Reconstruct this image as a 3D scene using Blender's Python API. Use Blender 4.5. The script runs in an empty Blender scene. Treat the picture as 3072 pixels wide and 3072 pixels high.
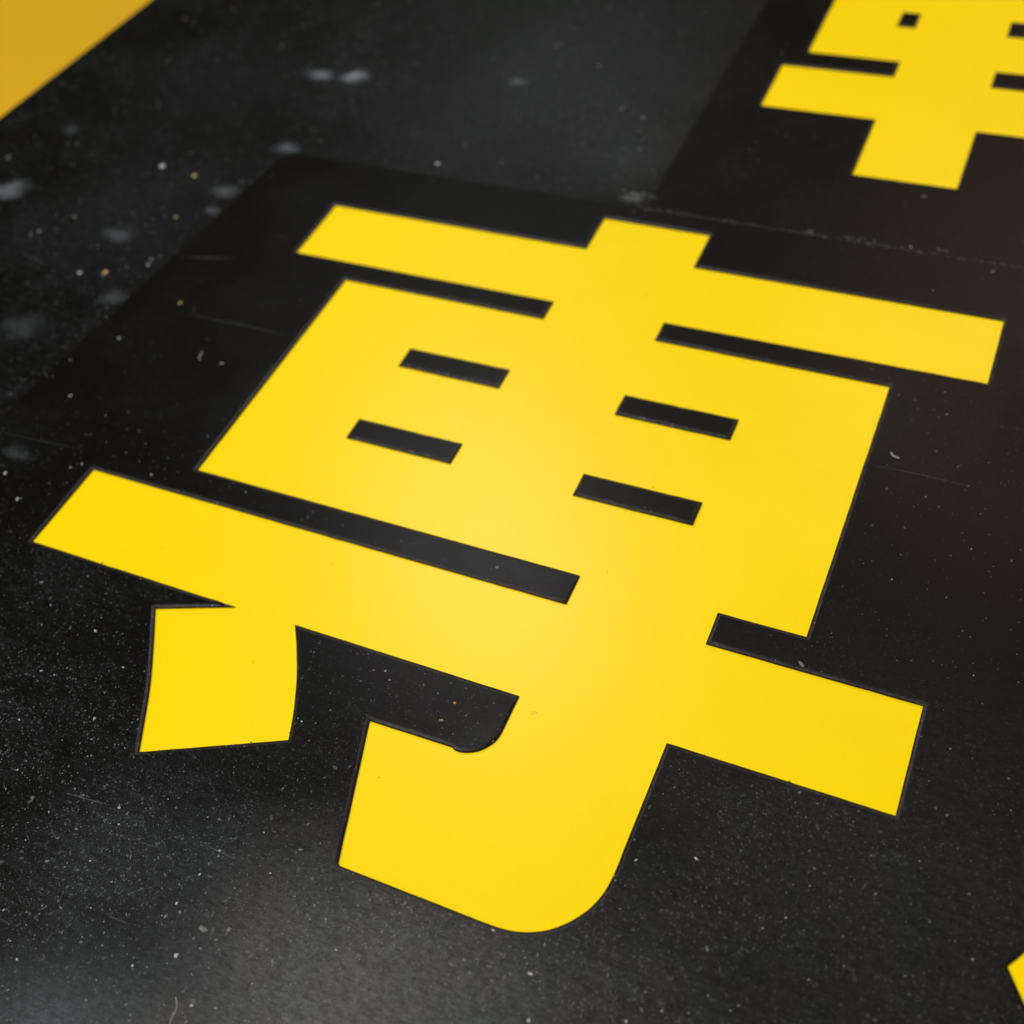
import bpy, bmesh, math, random
from mathutils import Matrix, Vector, noise as mnoise

sc = bpy.context.scene
random.seed(7)
U = 0.2                                     # one drawing unit of the sign face, in metres

# ------------------------------------------------------------------ camera
cam_d = bpy.data.cameras.new("camera")
cam = bpy.data.objects.new("camera", cam_d)
sc.collection.objects.link(cam)
cam_d.sensor_width = 36.0
cam_d.lens = 36.0 * 3566.80469 / 3072.0
cam_d.clip_start = 0.005
cam_d.clip_end = 50
R = ((0.909525085763716, -0.23704215164492462, 0.34143101310520946),
     (0.399753374031633, 0.7238561327952471, -0.5623429015867765),
     (-0.11384796140832064, 0.647953175282176, 0.7531237111689655))
m = Matrix(R).to_4x4()
m.translation = Vector((0, 0, U))
cam.matrix_world = m
cam_d.dof.use_dof = True
cam_d.dof.focus_distance = 1.15 * U
cam_d.dof.aperture_fstop = 13.2
sc.camera = cam

# ------------------------------------------------------------------ world and lamps (an unlit interior, a few soft lamps and added fills)
w = bpy.data.worlds.new("World")
sc.world = w
w.use_nodes = True
bg = w.node_tree.nodes["Background"]
bg.inputs[0].default_value = (1.0, 0.93, 0.85, 1)
bg.inputs[1].default_value = 0.035


def area(name, p, d, t, size, radiance, col, size_y=None):
    """soft lamp, t metres from sign point p (in U) in direction d, facing p"""
    l = bpy.data.lights.new(name, 'AREA')
    l.shape = 'ELLIPSE' if size_y else 'DISK'
    l.size = size
    if size_y:
        l.size_y = size_y
    A = math.pi * size * (size_y or size) / 4
    l.energy = radiance * math.pi * A
    l.color = col
    o = bpy.data.objects.new(name, l)
    sc.collection.objects.link(o)
    dv = Vector(d).normalized()
    o.location = Vector((p[0] * U, p[1] * U, 0)) + dv * t
    o.rotation_euler = dv.to_track_quat('Z', 'Y').to_euler()
    return o


area("ceiling_lamp", (-0.42, 0.2), (-0.38, -0.33, 1), 1.25, 1.10, 5.2, (1.0, 0.985, 0.955))
area("small_lamp", (-0.44, 0.665), (-0.44, 0.665, 1), 1.3, 0.22, 20.0, (1.0, 0.97, 0.98), 0.34)
area("warm_fill", (-0.1, 1.2), (0.06, 1.00, 1), 1.5, 0.66, 3.3, (1.0, 0.74, 0.55), 0.66)  # unseen warm lamp added so the right of the film reflects brown
area("green_fill", (-0.76, 1.62), (-0.76, 1.62, 1), 1.6, 0.50, 0.55, (0.84, 1.0, 0.90), 0.6)  # unseen greenish lamp added to lighten the upper film

sc.view_settings.view_transform = 'Standard'
sc.view_settings.look = 'None'
sc.view_settings.exposure = 0
sc.view_settings.gamma = 1


# ------------------------------------------------------------------ materials
class NT:
    def __init__(s, name):
        s.m = bpy.data.materials.new(name)
        s.m.use_nodes = True
        s.t = s.m.node_tree
        s.b = s.t.nodes["Principled BSDF"]
        s.tc = s.t.nodes.new("ShaderNodeTexCoord")

    def n(s, typ, **kw):
        nd = s.t.nodes.new(typ)
        for k, v in kw.items():
            setattr(nd, k, v)
        return nd

    def link(s, a, b):
        s.t.links.new(a, b)

    def mapping(s, scale, rot=0.0, loc=(0, 0, 0)):
        mp = s.n("ShaderNodeMapping")
        mp.inputs['Scale'].default_value = scale
        mp.inputs['Rotation'].default_value = (0, 0, rot)
        mp.inputs['Location'].default_value = loc
        s.link(s.tc.outputs['Object'], mp.inputs[0])
        return mp.outputs[0]

    def noise(s, vec, scale, detail=3, rough=0.5):
        nn = s.n("ShaderNodeTexNoise")
        nn.inputs['Scale'].default_value = scale
        nn.inputs['Detail'].default_value = detail
        nn.inputs['Roughness'].default_value = rough
        s.link(vec, nn.inputs['Vector'])
        return nn.outputs[0]

    def ramp(s, val, a, b, lo=0.0, hi=1.0):
        r = s.n("ShaderNodeMapRange", interpolation_type='SMOOTHSTEP')
        for i, v in enumerate((a, b, lo, hi)):
            r.inputs[i + 1].default_value = v
        s.link(val, r.inputs[0])
        return r.outputs[0]

    def math(s, op, a, b=None):
        r = s.n("ShaderNodeMath", operation=op)
        for i, v in enumerate((a, b)):
            if v is None:
                continue
            if isinstance(v, (int, float)):
                r.inputs[i].default_value = v
            else:
                s.link(v, r.inputs[i])
        return r.outputs[0]

    def mixc(s, fac, a, b):
        r = s.n("ShaderNodeMix", data_type='RGBA')
        s.link(fac, r.inputs[0])
        for i, v in ((6, a), (7, b)):
            if isinstance(v, tuple):
                r.inputs[i].default_value = (*v, 1)
            else:
                s.link(v, r.inputs[i])
        return r.outputs[2]

    def xyz(s):
        sp = s.n("ShaderNodeSeparateXYZ")
        s.link(s.tc.outputs['Object'], sp.inputs[0])
        return sp.outputs


def film_material(name, dusty, seed, smudges_sheen=()):
    """black vinyl: faint brushed grain, fine dust lying in it, blotches of wiped grime and painted sheen"""
    k = NT(name)
    v0 = k.mapping((1, 1, 1), 0, (seed, seed * .3, 0))
    vs = k.mapping((0.16, 1, 1), -0.06, (seed, 0, 0))           # stretched along the wiping direction
    cloud = k.ramp(k.noise(v0, 28, 4, .6), .35, .75)
    streak = k.ramp(k.noise(vs, 950, 3, .6), .42, .72)
    fine = k.ramp(k.noise(v0, 2600, 3, .75), .50, .78)
    speck = k.ramp(k.noise(v0, 1300, 2, .6), .60, .72)
    x, y, z = k.xyz()
    near = k.ramp(y, 0.150, 0.035)                              # dust settled on the lower end of the sign
    amt = k.math('ADD', k.math('MULTIPLY', near, 0.85), dusty)
    amt = k.math('MULTIPLY', amt, k.math('ADD', k.math('MULTIPLY', cloud, 1.1), .35))
    d = k.math('ADD', k.math('MULTIPLY', fine, .75), k.math('MULTIPLY', speck, .9))
    d = k.math('ADD', d, k.math('MULTIPLY', streak, .13))
    d = k.math('MULTIPLY', d, amt)
    d = k.math('MULTIPLY', d, .13)
    grain = k.ramp(k.noise(k.mapping((.45, 1, 1), -.06, (seed, 3, 0)), 1500, 3, .7), .25, .75, .55, 1.45)
    sm = None
    for (sx, sy, r, a, st, ns, wf) in smudges_sheen:                          # blotches of old grime, and sheen painted into the colour
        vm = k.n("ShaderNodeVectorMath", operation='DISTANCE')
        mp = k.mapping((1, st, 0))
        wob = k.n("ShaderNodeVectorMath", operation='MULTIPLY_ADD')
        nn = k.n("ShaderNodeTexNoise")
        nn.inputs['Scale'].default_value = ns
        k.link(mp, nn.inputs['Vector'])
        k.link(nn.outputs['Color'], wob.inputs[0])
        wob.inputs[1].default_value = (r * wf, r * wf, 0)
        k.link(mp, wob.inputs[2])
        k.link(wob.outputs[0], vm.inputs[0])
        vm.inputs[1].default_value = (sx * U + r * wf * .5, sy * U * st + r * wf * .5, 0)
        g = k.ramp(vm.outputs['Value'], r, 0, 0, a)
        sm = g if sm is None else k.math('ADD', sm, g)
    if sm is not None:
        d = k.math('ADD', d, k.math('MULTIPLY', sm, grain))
    hue = k.ramp(k.noise(k.mapping((1, 1, 1), 0, (seed * 2, 1, 0)), 75, 4, .6), .38, .62)
    dcol = k.mixc(hue, (.525, .50, .475), (.465, .51, .495))
    dcol = k.mixc(k.ramp(x, -.088, -.118, 0, .8), dcol, (.43, .50, .56))
    col = k.mixc(d, (.0026, .0024, .0020), dcol)
    k.link(col, k.b.inputs['Base Color'])
    rg = k.math('ADD', k.math('MULTIPLY', streak, .02), k.math('MULTIPLY', cloud, .08))
    k.link(k.math('ADD', rg, .30), k.b.inputs['Roughness'])
    k.b.inputs['Specular IOR Level'].default_value = .080
    bp = k.n("ShaderNodeBump")
    bp.inputs['Strength'].default_value = .25
    bp.inputs['Distance'].default_value = .00004
    k.link(k.math('ADD', k.math('MULTIPLY', streak, .25), fine), bp.inputs['Height'])
    k.link(bp.outputs[0], k.b.inputs['Normal'])
    return k.m


def edge_material():
    k = NT("cut_film_edge")
    v = k.mapping((1, 1, 1))
    f = k.math('MULTIPLY', k.ramp(k.noise(v, 1800, 3, .7), .35, .75), k.ramp(k.noise(v, 120, 2, .6), .38, .62, .35, 1.0))
    k.link(k.mixc(f, (.003, .0026, .0021), (.034, .030, .025)), k.b.inputs['Base Color'])
    k.b.inputs['Roughness'].default_value = .42
    k.b.inputs['Specular IOR Level'].default_value = .24
    return k.m


def wall_material():
    k = NT("film_cut_wall")
    v = k.mapping((1, 1, 1))
    f = k.noise(v, 2500, 2)
    k.link(k.mixc(f, (.012, .007, .002), (.055, .030, .005)), k.b.inputs['Base Color'])
    k.b.inputs['Roughness'].default_value = .6
    k.b.inputs['Specular IOR Level'].default_value = .1
    return k.m


def yellow_material(name, col, emit, strength, rough=.3, spec=.5):
    k = NT(name)
    v = k.mapping((1, 1, 1))
    f = k.ramp(k.noise(v, 2200, 4, .7), .3, .75)
    c = k.mixc(f, tuple(q * 1.0 for q in col), tuple(q * .955 for q in col))
    wear = k.ramp(k.noise(v, 14, 4, .6), .35, .7)
    c = k.mixc(k.math('MULTIPLY', wear, .35), c, tuple(q * .86 for q in col))
    sp = k.ramp(k.noise(v, 190, 1, .5), .80, .815)
    c = k.mixc(k.math('MULTIPLY', sp, .5), c, (.45, .28, .02))
    k.link(c, k.b.inputs['Base Color'])
    k.b.inputs['Roughness'].default_value = rough
    k.b.inputs['Specular IOR Level'].default_value = spec
    bp = k.n("ShaderNodeBump")
    bp.inputs['Strength'].default_value = .18
    bp.inputs['Distance'].default_value = .00003
    k.link(k.noise(v, 1500, 3), bp.inputs['Height'])
    k.link(bp.outputs[0], k.b.inputs['Normal'])
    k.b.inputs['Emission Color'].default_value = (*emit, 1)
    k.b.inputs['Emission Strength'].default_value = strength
    return k.m


SM_SHEEN_MAIN = [(-.390, .185, .048, .135, 1.1, 22, .35), (-.585, .070, .030, .110, 1.1, 30, .4), (-.22, .22, .045, .045, 1, 22, .35), (.03, .42, .085, .024, 1, 20, .3), (-.62, .25, .03, .02, 1, 40, .6), (-.36, .46, .012, .018, 1, 60, .6),
           (.10, .10, .05, .02, 1, 20, .4), (-1.085, .64, .006, .06, 2, 130, 1.3), (-.10, 1.02, .03, .008, 1, 40, .6)]  # large lower entries paint the grey sheen into the film colour, the rest grime
SM_BORD = [(-1.157, 1.535, .0080, .30, 1.7, 130, 1.2), (-1.094, 1.545, .0068, .36, 1.5, 140, 1.2), (-1.490, 1.112, .0085, .22, 1.2, 130, 1.2),
           (-1.098, 1.325, .0060, .16, 1.6, 150, 1.2), (-1.134, 1.200, .0070, .11, 1.8, 130, 1.2), (-1.125, 1.150, .0040, .12, 1.2, 200, 1.0),
           (-1.235, 1.062, .0085, .09, 1.8, 130, 1.2), (-1.150, .934, .0065, .09, 1.5, 130, 1.2), (-.812, 1.59, .0060, .12, 1.8, 130, 1.0),
           (-1.50, 1.286, .0060, .07, 1.5, 150, 1.2), (-.524, 1.335, .0045, .16, 1.8, 200, 1.0), (-1.246, .84, .010, .05, 1.2, 100, 1.2),
           (-.78, 1.47, .105, .017, 1, 22, .5), (-.60, 1.72, .085, .014, 1, 25, .5), (-.56, 1.42, .030, .022, 1, 40, .7), (-1.22, 1.10, .05, .014, 1, 30, .8),
           (-1.35, 1.45, .06, .010, 1, 30, .8)]
M_MAIN = film_material("black_film_field", .17, 1.3, SM_SHEEN_MAIN)
M_UP = film_material("black_film_upper", .24, 3.7)
M_BORD = film_material("black_film_border", .55, 5.1, SM_BORD)
M_EDGE = edge_material()
M_WALL = wall_material()
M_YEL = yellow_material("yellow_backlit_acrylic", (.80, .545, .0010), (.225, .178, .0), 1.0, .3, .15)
M_ORANGE = yellow_material("yellow_orange_board", (.67, .385, .010), (1, .6, .02), .0, .45, .2)


def plain(name, col, rough=.6, spec=.3, scale=3000, var=.3):
    k = NT(name)
    f = k.noise(k.mapping((1, 1, 1)), scale, 2)
    k.link(k.mixc(f, col, tuple(c * (1 - var) for c in col)), k.b.inputs['Base Color'])
    k.b.inputs['Roughness'].default_value = rough
    k.b.inputs['Specular IOR Level'].default_value = spec
    return k.m


M_BASE = plain("black_base_plate", (.008, .008, .008), .5)

# ------------------------------------------------------------------ outlines (plane units)
xL, xR = -.972, .013


def arc(pts, n=4):
    """smooth a list of points with Catmull-Rom"""
    out = []
    for i in range(len(pts) - 1):
        p0 = pts[max(i - 1, 0)]
        p1 = pts[i]
        p2 = pts[i + 1]
        p3 = pts[min(i + 2, len(pts) - 1)]
        for j in range(n):
            t = j / n
            out.append(tuple(.5 * ((2 * p1[a]) + (-p0[a] + p2[a]) * t + (2 * p0[a] - 5 * p1[a] + 4 * p2[a] - p3[a]) * t * t
                                   + (-p0[a] + 3 * p1[a] - 3 * p2[a] + p3[a]) * t ** 3) for a in (0, 1)))
    out.append(pts[-1])
    return out


ZHUAN = [(-.945, 1.213), (-.547, 1.213), (-.547, 1.284), (-.3945, 1.284), (-.3945, 1.213), (-.0045, 1.213), (-.0045, 1.098),
         (-.396, 1.097), (-.396, 1.0625), (-.1075, 1.0625), (-.1075, .689), (-.198, .689), (-.198, .649), (.013, .649), (.013, .530),
         (-.198, .530)]
ZHUAN += arc([(-.199, .413), (-.1990, .396), (-.2012, .3745), (-.2078, .3555), (-.219, .3392), (-.2332, .3258), (-.249, .3173), (-.2653, .3127), (-.282, .3112)])
ZHUAN += [(-.4328, .3108), (-.436, .3125), (-.4792, .4544), (-.3888, .4560)]
ZHUAN += arc([(-.3860, .4543), (-.3793, .4540), (-.3703, .4568), (-.3615, .4625), (-.3544, .4717), (-.3513, .4792), (-.3503, .4861)])
ZHUAN += [(-.3505, .530), (-.6111, .530)]
ZHUAN += arc([(-.5973, .5098), (-.5776, .4775), (-.5655, .4540), (-.5545, .4300), (-.5457, .4069)])
ZHUAN += [(-.6829, .3427)]
ZHUAN += arc([(-.7009, .3789), (-.7199, .415), (-.746, .4578), (-.7715, .4975)])
ZHUAN += [(-.6866, .5287), (-.972, .530), (-.972, .649), (-.3486, .649), (-.3486, .688), (-.844, .689), (-.844, 1.0615),
          (-.5472, 1.0615), (-.5472, 1.0965), (-.945, 1.0965)]
ZH_HOLES = [(-.6905, -.5503, .9595, .9258), (-.3978, -.2574, .9590, .9252), (-.6935, -.5528, .8256, .7925), (-.3981, -.2580, .8250, .7914)]

cx = -.1762
CHE_L = [(-.0704, 2.43), (-.0704, 2.35), (-.2545, 2.35), (-.2545, 2.235), (-.0704, 2.235), (-.0704, 2.195), (-.213, 2.195),
         (-.213, 1.775), (-.0704, 1.774), (-.0704, 1.731), (-.2420, 1.731), (-.2420, 1.609), (-.0704, 1.609), (-.0704, 1.466)]
CHE = [(cx + p[0], p[1]) for p in CHE_L] + [(cx - p[0], p[1]) for p in reversed(CHE_L)]
CHE_HOLES = [(-.2740, -.2455, 1.9258, 1.8820), (-.1068, -.0785, 1.9258, 1.8820), (-.2740, -.2455, 2.082, 2.034), (-.1068, -.0785, 2.082, 2.034)]

YONG = [(.1222, .4315)] + arc([(.150, .474), (.185, .540), (.205, .64), (.212, .78), (.212, 1.21)]) + \
       [(1.05, 1.21), (1.05, .42)] + arc([(1.04, .37), (1.0, .335), (.94, .325)]) + \
       [(.86, .325), (.84, .44), (.90, .44), (.90, .62), (.70, .62), (.70, .35), (.56, .35), (.56, .62), (.385, .62)] + \
       arc([(.375, .50), (.35, .40), (.30, .30)]) + [(.255, .232)]
YONG_HOLES = [(.385, .56, 1.085, .96), (.70, .90, 1.085, .96), (.385, .56, .85, .735), (.70, .90, .85, .735)]


def rect(h):
    x0, x1, y1, y0 = h
    return [(x0, y1), (x1, y1), (x1, y0), (x0, y0)]


def densify(poly, step, jit, seed=0, chip=0):
    rnd = random.Random(seed)
    out = []
    n = len(poly)
    for i in range(n):
        a = Vector(poly[i])
        b = Vector(poly[(i + 1) % n])
        L = (b - a).length
        k = max(1, int(L / step))
        nrm = Vector((b.y - a.y, a.x - b.x)) / max(L, 1e-9)
        out.append(tuple(a))
        for j in range(1, k):
            p = a.lerp(b, j / k)
            q = mnoise.noise(Vector((p.x * 45, p.y * 45, seed))) * jit * 1.2 + rnd.uniform(-1, 1) * jit * .5
            if chip and rnd.random() < chip:
                q += rnd.uniform(-1, 1) * jit * 2.5
            if L > .03:
                p = p + nrm * q
            out.append(tuple(p))
    return out


def area2(p):
    return sum(p[i][0] * p[(i + 1) % len(p)][1] - p[(i + 1) % len(p)][0] * p[i][1] for i in range(len(p))) / 2


def offset(poly, d):
    """offset to the left of the travel direction by d"""
    out = []
    n = len(poly)
    for i in range(n):
        a, b, c = Vector(poly[i - 1]), Vector(poly[i]), Vector(poly[(i + 1) % n])
        e1 = (b - a).normalized()
        e2 = (c - b).normalized()
        n1 = Vector((-e1.y, e1.x))
        n2 = Vector((-e2.y, e2.x))
        s = n1 + n2
        if s.length < 1e-6:
            s = n1
        s.normalize()
        out.append(tuple(b + s * d / max(s.dot(n1), .22)))
    return out


def link_mesh(bm, name, mats, parent=None):
    me = bpy.data.meshes.new(name)
    bm.to_mesh(me)
    bm.free()
    for mt in mats:
        me.materials.append(mt)
    o = bpy.data.objects.new(name, me)
    sc.collection.objects.link(o)
    if parent:
        o.parent = parent
    return o


def sheet(name, loops, bevels, mat, parent, top=.0015, bottom=-.0015, z0=0.0):
    """a cut sheet: first loop is its outline, the others are cut-outs; each loop has a worn rounded lip and a cut wall"""
    bm = bmesh.new()
    top_edges = []
    for li, (lp, bw) in enumerate(zip(loops, bevels)):
        ccw = area2(lp) > 0
        want = (li == 0)
        if ccw != want:
            lp = lp[::-1]
        # material lies to the left of travel
        f = bw / .0045
        prof = [(0, bottom, 1), (0, top - .0015 * f, 1), (.30 * bw, top - .0007 * f, 1), (.65 * bw, top - .00025 * f, 1), (bw, top, 0)]
        rings = []
        for (d, z, _) in prof:
            q = offset(lp, d) if d else lp
            rings.append([bm.verts.new((x * U, y * U, (z + z0) * U)) for x, y in q])
        n = len(lp)
        for r in range(len(rings) - 1):
            for i in range(n):
                j = (i + 1) % n
                try:
                    fc = bm.faces.new((rings[r][i], rings[r][j], rings[r + 1][j], rings[r + 1][i]))
                    fc.material_index = 2 if r == 0 else 1
                    fc.smooth = r > 0
                except ValueError:
                    pass
        tr = rings[-1]
        for i in range(n):
            e = bm.edges.get((tr[i], tr[(i + 1) % n]))
            if e:
                top_edges.append(e)
    r = bmesh.ops.triangle_fill(bm, edges=top_edges, use_beauty=True, use_dissolve=False, normal=(0, 0, 1))
    for g in r['geom']:
        if isinstance(g, bmesh.types.BMFace):
            g.material_index = 0
            if g.normal.z < 0:
                g.normal_flip()
    return link_mesh(bm, name, [mat, M_EDGE, M_WALL], parent)


def slab(name, poly, ztop, zbot, mat, parent):
    bm = bmesh.new()
    if area2(poly) < 0:
        poly = poly[::-1]
    t = [bm.verts.new((x * U, y * U, ztop * U)) for x, y in poly]
    b = [bm.verts.new((x * U, y * U, zbot * U)) for x, y in poly]
    n = len(poly)
    es = []
    for i in range(n):
        j = (i + 1) % n
        bm.faces.new((b[i], b[j], t[j], t[i]))
        es.append(bm.edges.get((t[i], t[j])))
    bm.normal_update()
    r = bmesh.ops.triangle_fill(bm, edges=es, use_beauty=True, normal=(0, 0, 1))
    for g in r['geom']:
        if isinstance(g, bmesh.types.BMFace) and g.normal.z < 0:
            g.normal_flip()
    return link_mesh(bm, name, [mat], parent)


def tag(o, label=None, cat=None, group=None, kind=None):
    for a, b in (('label', label), ('category', cat), ('group', group), ('kind', kind)):
        if b:
            o[a] = b


# ------------------------------------------------------------------ the board behind the sign
bm = bmesh.new()
x0, x1, y0, y1 = -4.5 * U, 2.2 * U, -1.6 * U, 4.5 * U
zt, zb = -.035 * U, -.12 * U
bmesh.ops.create_cube(bm, size=1, matrix=Matrix.Translation(((x0 + x1) / 2, (y0 + y1) / 2, (zt + zb) / 2)) @
                      Matrix.Diagonal((x1 - x0, y1 - y0, zt - zb, 1)))
bmesh.ops.bevel(bm, geom=bm.edges[:], offset=.001, segments=2, affect='EDGES')
board = link_mesh(bm, "backing_board", [M_ORANGE])
tag(board, kind='structure')

# ------------------------------------------------------------------ the sign
sign = bpy.data.objects.new("sign", None)
sc.collection.objects.link(sign)
tag(sign, "black dusty sign panel with big yellow cut-out Chinese characters, lying on an orange-yellow board", "sign")

# black base plate
slab("base_plate", [(-1.757, -.62), (1.6, -.62), (1.6, 2.95), (-1.5725, 2.95)], -.0040, -.0349, M_BASE, sign)

# film sheets
zh = densify(ZHUAN, .012, .00022, 3, .03)
ch = densify(CHE, .012, .0002, 4)
yo = densify(YONG, .012, .0004, 5)
B = .0040
YS = 1.3165
main_out = densify([(-1.178, -.60), (1.58, -.60), (1.58, YS), (-1.072, YS + .0), (-1.083, YS - .004), (-1.092, YS - .014), (-1.096, YS - .03),
                    (-1.150, .70)], .04, 0, 8)
up_out = densify([(-.500, YS + .0005), (1.58, YS + .0005), (1.58, 2.93), (-.497, 2.93)], .04, 0, 9)
bord_out = [(-1.755, -.60), (-1.17812, -.60), (-1.15012, .70), (-1.09612, YS - .03), (-1.09212, YS - .0139), (-1.08308, YS - .0039), (-1.072, YS + .00012),
            (-.50015, YS + .00012), (-.49715, 2.93), (-1.571, 2.93)]
bord_out = densify(bord_out, .05, .0)
SB = .00015
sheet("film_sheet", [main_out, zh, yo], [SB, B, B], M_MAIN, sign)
sheet("film_sheet", [up_out, ch], [.0011, B], M_UP, sign)
o = sheet("film_sheet", [bord_out], [SB], M_BORD, sign)
o['label'] = "dustier strip of black film along the edge of the sign"


def inlay(poly, holes, label, seed, outmat):
    poly = poly if area2(poly) > 0 else poly[::-1]
    o = slab("yellow_character", offset(poly, -.006), -.0018, -.0038, M_YEL, sign)
    o['label'] = label
    for i, h in enumerate(holes):
        r = densify(rect(h), .010, .00025, seed + i, .08)
        sheet("counter_piece", [r], [.0038], outmat, o)
    return o


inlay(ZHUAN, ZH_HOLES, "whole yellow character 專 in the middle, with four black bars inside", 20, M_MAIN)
inlay(CHE, CHE_HOLES, "yellow character 車 cut off by the top right corner", 40, M_UP)
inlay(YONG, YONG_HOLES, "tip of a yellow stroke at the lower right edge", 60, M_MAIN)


# ------------------------------------------------------------------ dust
def pip(x, y, poly):
    c = False
    n = len(poly)
    j = n - 1
    for i in range(n):
        xi, yi = poly[i]
        xj, yj = poly[j]
        if (yi > y) != (yj > y) and x < (xj - xi) * (y - yi) / (yj - yi) + xi:
            c = not c
        j = i
    return c


def in_hole(x, y):
    for p, hs in ((ZHUAN, ZH_HOLES), (CHE, CHE_HOLES), (YONG, YONG_HOLES)):
        if pip(x, y, p):
            for (a, b, t, bo) in hs:
                if a < x < b and bo < y < t:
                    return False
            return True
    return False


def sstep(a, b, v):
    t = min(max((v - a) / (b - a), 0), 1)
    return t * t * (3 - 2 * t)


def left_edge(y):
    return -1.096 - .088 * (YS - y) if y < YS else -.50


def density(x, y):
    cl = .45 + .9 * max(0, mnoise.noise(Vector((x * 7, y * 7, 2.2))) + .35)
    low = sstep(.78, .30, y)
    if x < left_edge(y):
        return (.50 + .5 * low) * cl
    d = .035
    d = max(d, low * (.95 if x < -.2 else .5))
    if x > -.15 and y < 1.2:
        d = max(d, .16)
    if x < -.75 and y < .75:
        d = max(d, .2 + .6 * sstep(.75, .5, y))
    return d * cl


def flakes(name, pts, mats, kind=True):
    """small crumbs: squashed, jittered octahedra lying on the surface"""
    V, F, MI = [], [], []
    for (x, y, r, mi, asp, ang, z) in pts:
        b = len(V)
        ca, sa = math.cos(ang), math.sin(ang)
        hgt = r * random.uniform(.35, .8)
        for k in range(5):
            t = k / 5 * 2 * math.pi + random.uniform(-.35, .35)
            rr = r * random.uniform(.65, 1.2)
            ux, uy = math.cos(t) * rr * asp, math.sin(t) * rr
            V.append(((x + ux * ca - uy * sa) * U, (y + ux * sa + uy * ca) * U, (z + hgt * random.uniform(.1, .5)) * U))
        V.append((x * U + random.uniform(-.3, .3) * r * U, y * U + random.uniform(-.3, .3) * r * U, (z + hgt) * U))
        for k in range(5):
            F.append((b + k, b + (k + 1) % 5, b + 5))
            MI.append(mi)
    me = bpy.data.meshes.new(name)
    me.from_pydata(V, [], F)
    for mt in mats:
        me.materials.append(mt)
    me.polygons.foreach_set('material_index', MI)
    o = bpy.data.objects.new(name, me)
    sc.collection.objects.link(o)
    if kind:
        o['kind'] = 'stuff'
    return o


D1 = plain("dust_grey", (.185, .19, .19), .8, .2)
D2 = plain("dust_dark", (.085, .085, .085), .8, .2)
D3 = plain("dust_pale", (.50, .52, .54), .7, .3)
D4 = plain("pinhole_yellow", (.55, .42, .14), .7, .3)  # yellow painted on flakes for backlight shining through pinholes
TOPZ = .0016
pts = []
N = 31000
while len(pts) < N:
    x = random.uniform(-1.64, .35)
    y = random.uniform(.0, 2.05)
    if random.random() > density(x, y) or in_hole(x, y):
        continue
    r = .00041 * math.exp(random.gauss(0, .48))
    if random.random() < .0022:
        r = random.uniform(.0014, .0027)
    if y < .33:
        r *= 1.2
    r = min(r, .0036)
    q = random.random()
    mi = 1 if q < .62 else (0 if q < .955 else 2)
    pts.append((x, y, r, mi, random.uniform(1, 2.0), random.uniform(0, 6.28), TOPZ))
# crumbs gathered along the seams between the film sheets
for i in range(45):
    y = random.uniform(.75, 1.29)
    pts.append((left_edge(y) + random.gauss(-.012, .012), y, random.uniform(.0006, .0018), random.choice((0, 1, 1)), 1.3, random.uniform(0, 6), TOPZ))
for i in range(220):
    x = random.uniform(-.52, .15)
    pts.append((x, YS + random.gauss(.001, .002), random.uniform(.0004, .0011), random.choice((0, 1, 1, 1)), 1.8, random.gauss(0, .3), TOPZ))
for (bx, by, s, n) in ((-.52, 1.345, .010, 26), (-.20, 1.322, .010, 10), (-.27, 1.32, .006, 8), (-.10, 1.328, .006, 6)):
    for i in range(n):
        pts.append((bx + random.gauss(0, s), by + random.gauss(0, s * .4), random.uniform(.0008, .0020), random.choice((0, 0, 1)), 1.4, 0, TOPZ))
for i in range(12):                                             # the odd crumb on the yellow too
    x = random.uniform(-.95, 0)
    y = random.uniform(.32, 1.2)
    if pip(x, y, ZHUAN) and in_hole(x, y):
        pts.append((x, y, random.uniform(.0003, .0008), random.choice((0, 1, 1)), 1.8, random.uniform(0, 6), -.00178))
dust = flakes("dust", pts, [D1, D2, D3])

# crumbs clinging to the worn lips of the cut-outs
lip = []
for poly, n in ((ZHUAN, 420), (CHE, 80), (YONG, 30)):
    per = densify(poly, .004, 0)
    pc = per if area2(per) > 0 else per[::-1]
    inn = offset(pc, -.0028)
    for i in range(n):
        q = random.choice(inn)
        lip.append((q[0] + random.gauss(0, .0010), q[1] + random.gauss(0, .0010), random.uniform(.0004, .0010), random.choice((0, 1, 1)), 1.4,
                    random.uniform(0, 6), .0009))
for h in ZH_HOLES:
    for i in range(26):
        x = random.uniform(h[0], h[1])
        lip.append((x, h[3] + random.uniform(.0015, .005), random.uniform(.0004, .0010), random.choice((0, 1, 2)), 1.4, random.uniform(0, 6), .0010))
lipd = flakes("edge_dust", lip, [D1, D2, D3])

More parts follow.
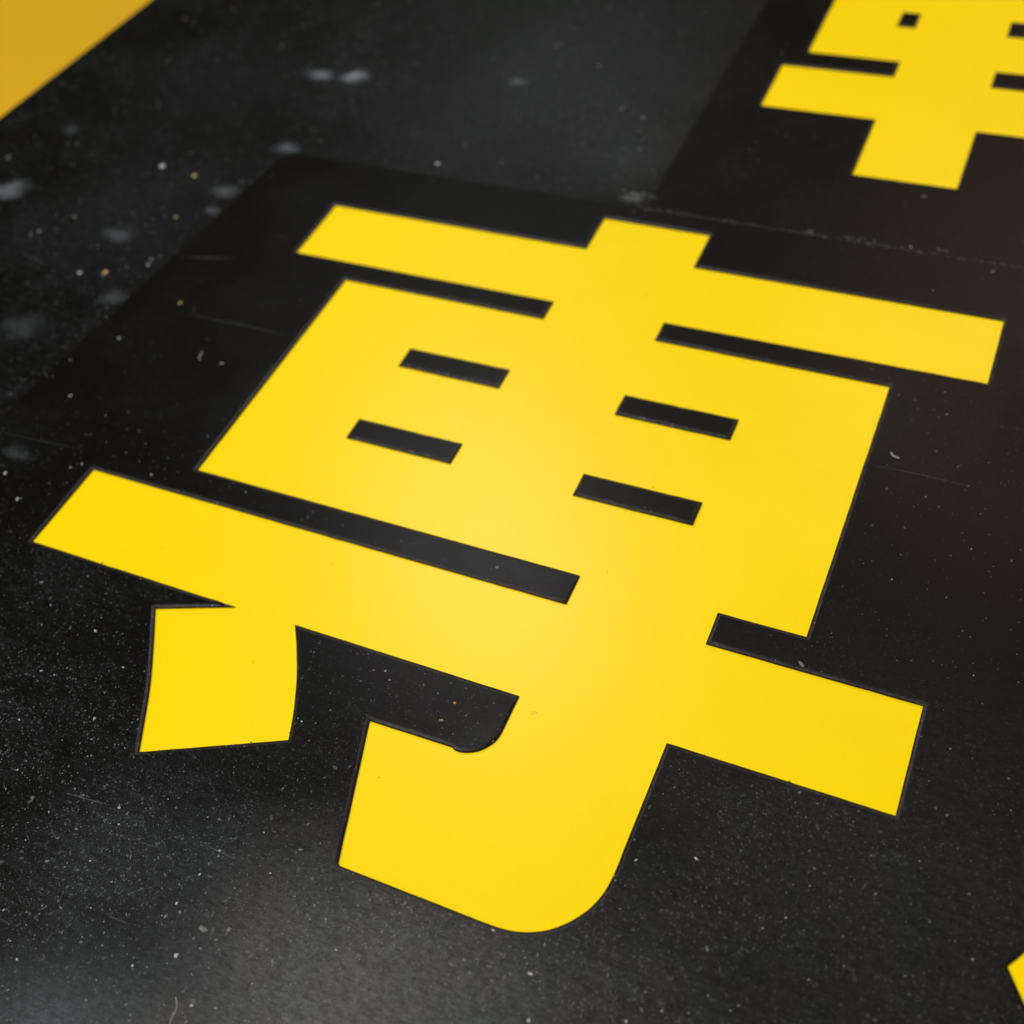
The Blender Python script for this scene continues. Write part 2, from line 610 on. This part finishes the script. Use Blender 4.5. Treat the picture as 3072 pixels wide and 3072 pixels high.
# the bigger crumbs one can pick out, plus yellow flakes for lit pinholes
big = [(-1.274, 1.231, .0048, 2), (-1.236, .966, .0040, 2), (-1.147, 1.022, .0034, 0), (-1.145, 1.010, .0024, 2), (-1.555, 1.188, .0042, 0),
       (-1.365, 1.032, .0036, 0), (-1.333, 1.079, .0034, 0), (-.839, 1.344, .0040, 2), (-.745, 1.372, .0022, 0), (-1.083, .747, .0024, 2),
       (-1.128, .805, .0022, 0), (-1.088, .862, .0024, 2), (-.919, .86, .0020, 2), (-1.076, .607, .0028, 2), (-.749, .358, .0022, 2),
       (-.753, .263, .0022, 0), (-.664, .285, .0018, 2), (-.546, .283, .0014, 2), (-.529, .186, .0022, 2), (-.497, .223, .0020, 0), (-1.196, .97, .0024, 0),
       (-.29, .275, .0016, 0), (-.22, .25, .0016, 2), (-1.46, 1.25, .0026, 0), (-.70, 1.66, .004, 0), (-.62, 1.55, .003, 0)]
yel = [(-1.204, 1.220, .0046, 3), (-1.197, .977, .0042, 3), (-1.171, 1.12, .0030, 3), (-1.047, .949, .0032, 3), (-.407, .50, .0014, 3),
       (-.411, .478, .0016, 3)]  # pinholes in the film, their light given as yellow flakes
grit_pinholes = flakes("grit_pinholes", [(x, y, r, 2 if m_ == 2 else m_, 1.15, random.uniform(0, 6), TOPZ) for x, y, r, m_ in big] +
              [(x, y, r, 3, 1.1, random.uniform(0, 6), TOPZ) for x, y, r, m_ in yel], [D1, D2, D3, D4])

# ------------------------------------------------------------------ scratches in the film: shallow furrows with a pale burr
M_SCR = plain("scratch_burr", (.060, .064, .064), .6, .25, 5000, .8)


def ribbon_bm(bm, pts, wd, z, h):
    prev = None
    n = len(pts)
    for i, (x, y) in enumerate(pts):
        a = Vector(pts[max(i - 1, 0)])
        b = Vector(pts[min(i + 1, n - 1)])
        t = (b - a).normalized()
        nr = Vector((-t.y, t.x))
        ww = wd * math.sin(math.pi * (i + .15) / (n - .7)) ** .7 * random.uniform(.6, 1.2)
        l = bm.verts.new(((x + nr.x * ww) * U, (y + nr.y * ww) * U, z * U))
        c = bm.verts.new((x * U, y * U, (z + h) * U))
        r = bm.verts.new(((x - nr.x * ww) * U, (y - nr.y * ww) * U, z * U))
        if prev:
            bm.faces.new((prev[0], prev[1], c, l))
            bm.faces.new((prev[1], prev[2], r, c))
        prev = (l, c, r)


SCR = [((-.725, .279), (-.675, .284), .0012), ((-.560, .283), (-.525, .281), .0014), ((-.611, .193), (-.586, .194), .0011), ((-.626, .263), (-.600, .265), .0009),
       ((-.501, .161), (-.468, .160), .0012), ((-.705, .154), (-.690, .153), .0010), ((-.516, .248), (-.494, .250), .0011), ((-.551, .664), (-.528, .676), .0008),
       ((-1.105, 1.040), (-1.025, 1.059), .0016), ((-1.024, .932), (-.858, .934), .0010), ((-.099, .933), (.002, .933), .0008),
       ((-1.362, .981), (-1.293, .967), .0014), ((-1.22, .66), (-1.00, .672), .0008), ((-.545, .170), (-.52, .176), .0008), ((-.66, .232), (-.645, .233), .0008)]
bm = bmesh.new()
for (a, b, wd) in SCR:
    n = 9
    seg = []
    bow = random.uniform(-.03, .03)
    for i in range(n):
        t = i / (n - 1)
        x = a[0] + (b[0] - a[0]) * t
        y = a[1] + (b[1] - a[1]) * t + bow * (b[0] - a[0]) * math.sin(math.pi * t)
        seg.append((x, y))
    ribbon_bm(bm, seg, wd * .6, .00155, .0001)
scr = link_mesh(bm, "scratch", [M_SCR], sign)
scr['kind'] = 'stuff'

# lint fibres
M_LINT = plain("lint", (.42, .43, .42), .8, .2)


def fibre(pts, r, label):
    pts = arc(pts, 5)
    bm = bmesh.new()
    prev = None
    for i, (x, y) in enumerate(pts):
        a = Vector(pts[max(i - 1, 0)])
        b = Vector(pts[min(i + 1, len(pts) - 1)])
        t = (b - a).normalized()
        nr = Vector((-t.y, t.x))
        ring = []
        for k in range(6):
            g = k / 6 * 2 * math.pi
            ring.append(bm.verts.new(((x + nr.x * math.cos(g) * r) * U, (y + nr.y * math.cos(g) * r) * U, (TOPZ + r + math.sin(g) * r) * U)))
        if prev:
            for k in range(6):
                bm.faces.new((prev[k], prev[(k + 1) % 6], ring[(k + 1) % 6], ring[k]))
        else:
            bm.faces.new(ring[::-1])
        prev = ring
    bm.faces.new(prev)
    o = link_mesh(bm, "lint_fibre", [M_LINT])
    tag(o, label, "lint fibre", "lint fibres on the black film")


fibre([(-.5085, .156), (-.5025, .149), (-.5015, .139), (-.497, .129)], .0004, "thin pale curved lint fibre on the black film at the bottom edge, left of centre")
fibre([(-.0835, .957), (-.0800, .9525), (-.0735, .951)], .0008, "short bent pale lint fibre on black film right of the box of 專")
fibre([(-.957, .872), (-.955, .862), (-.951, .857)], .0007, "short pale lint fibre on black film left of the slanted side of 專")
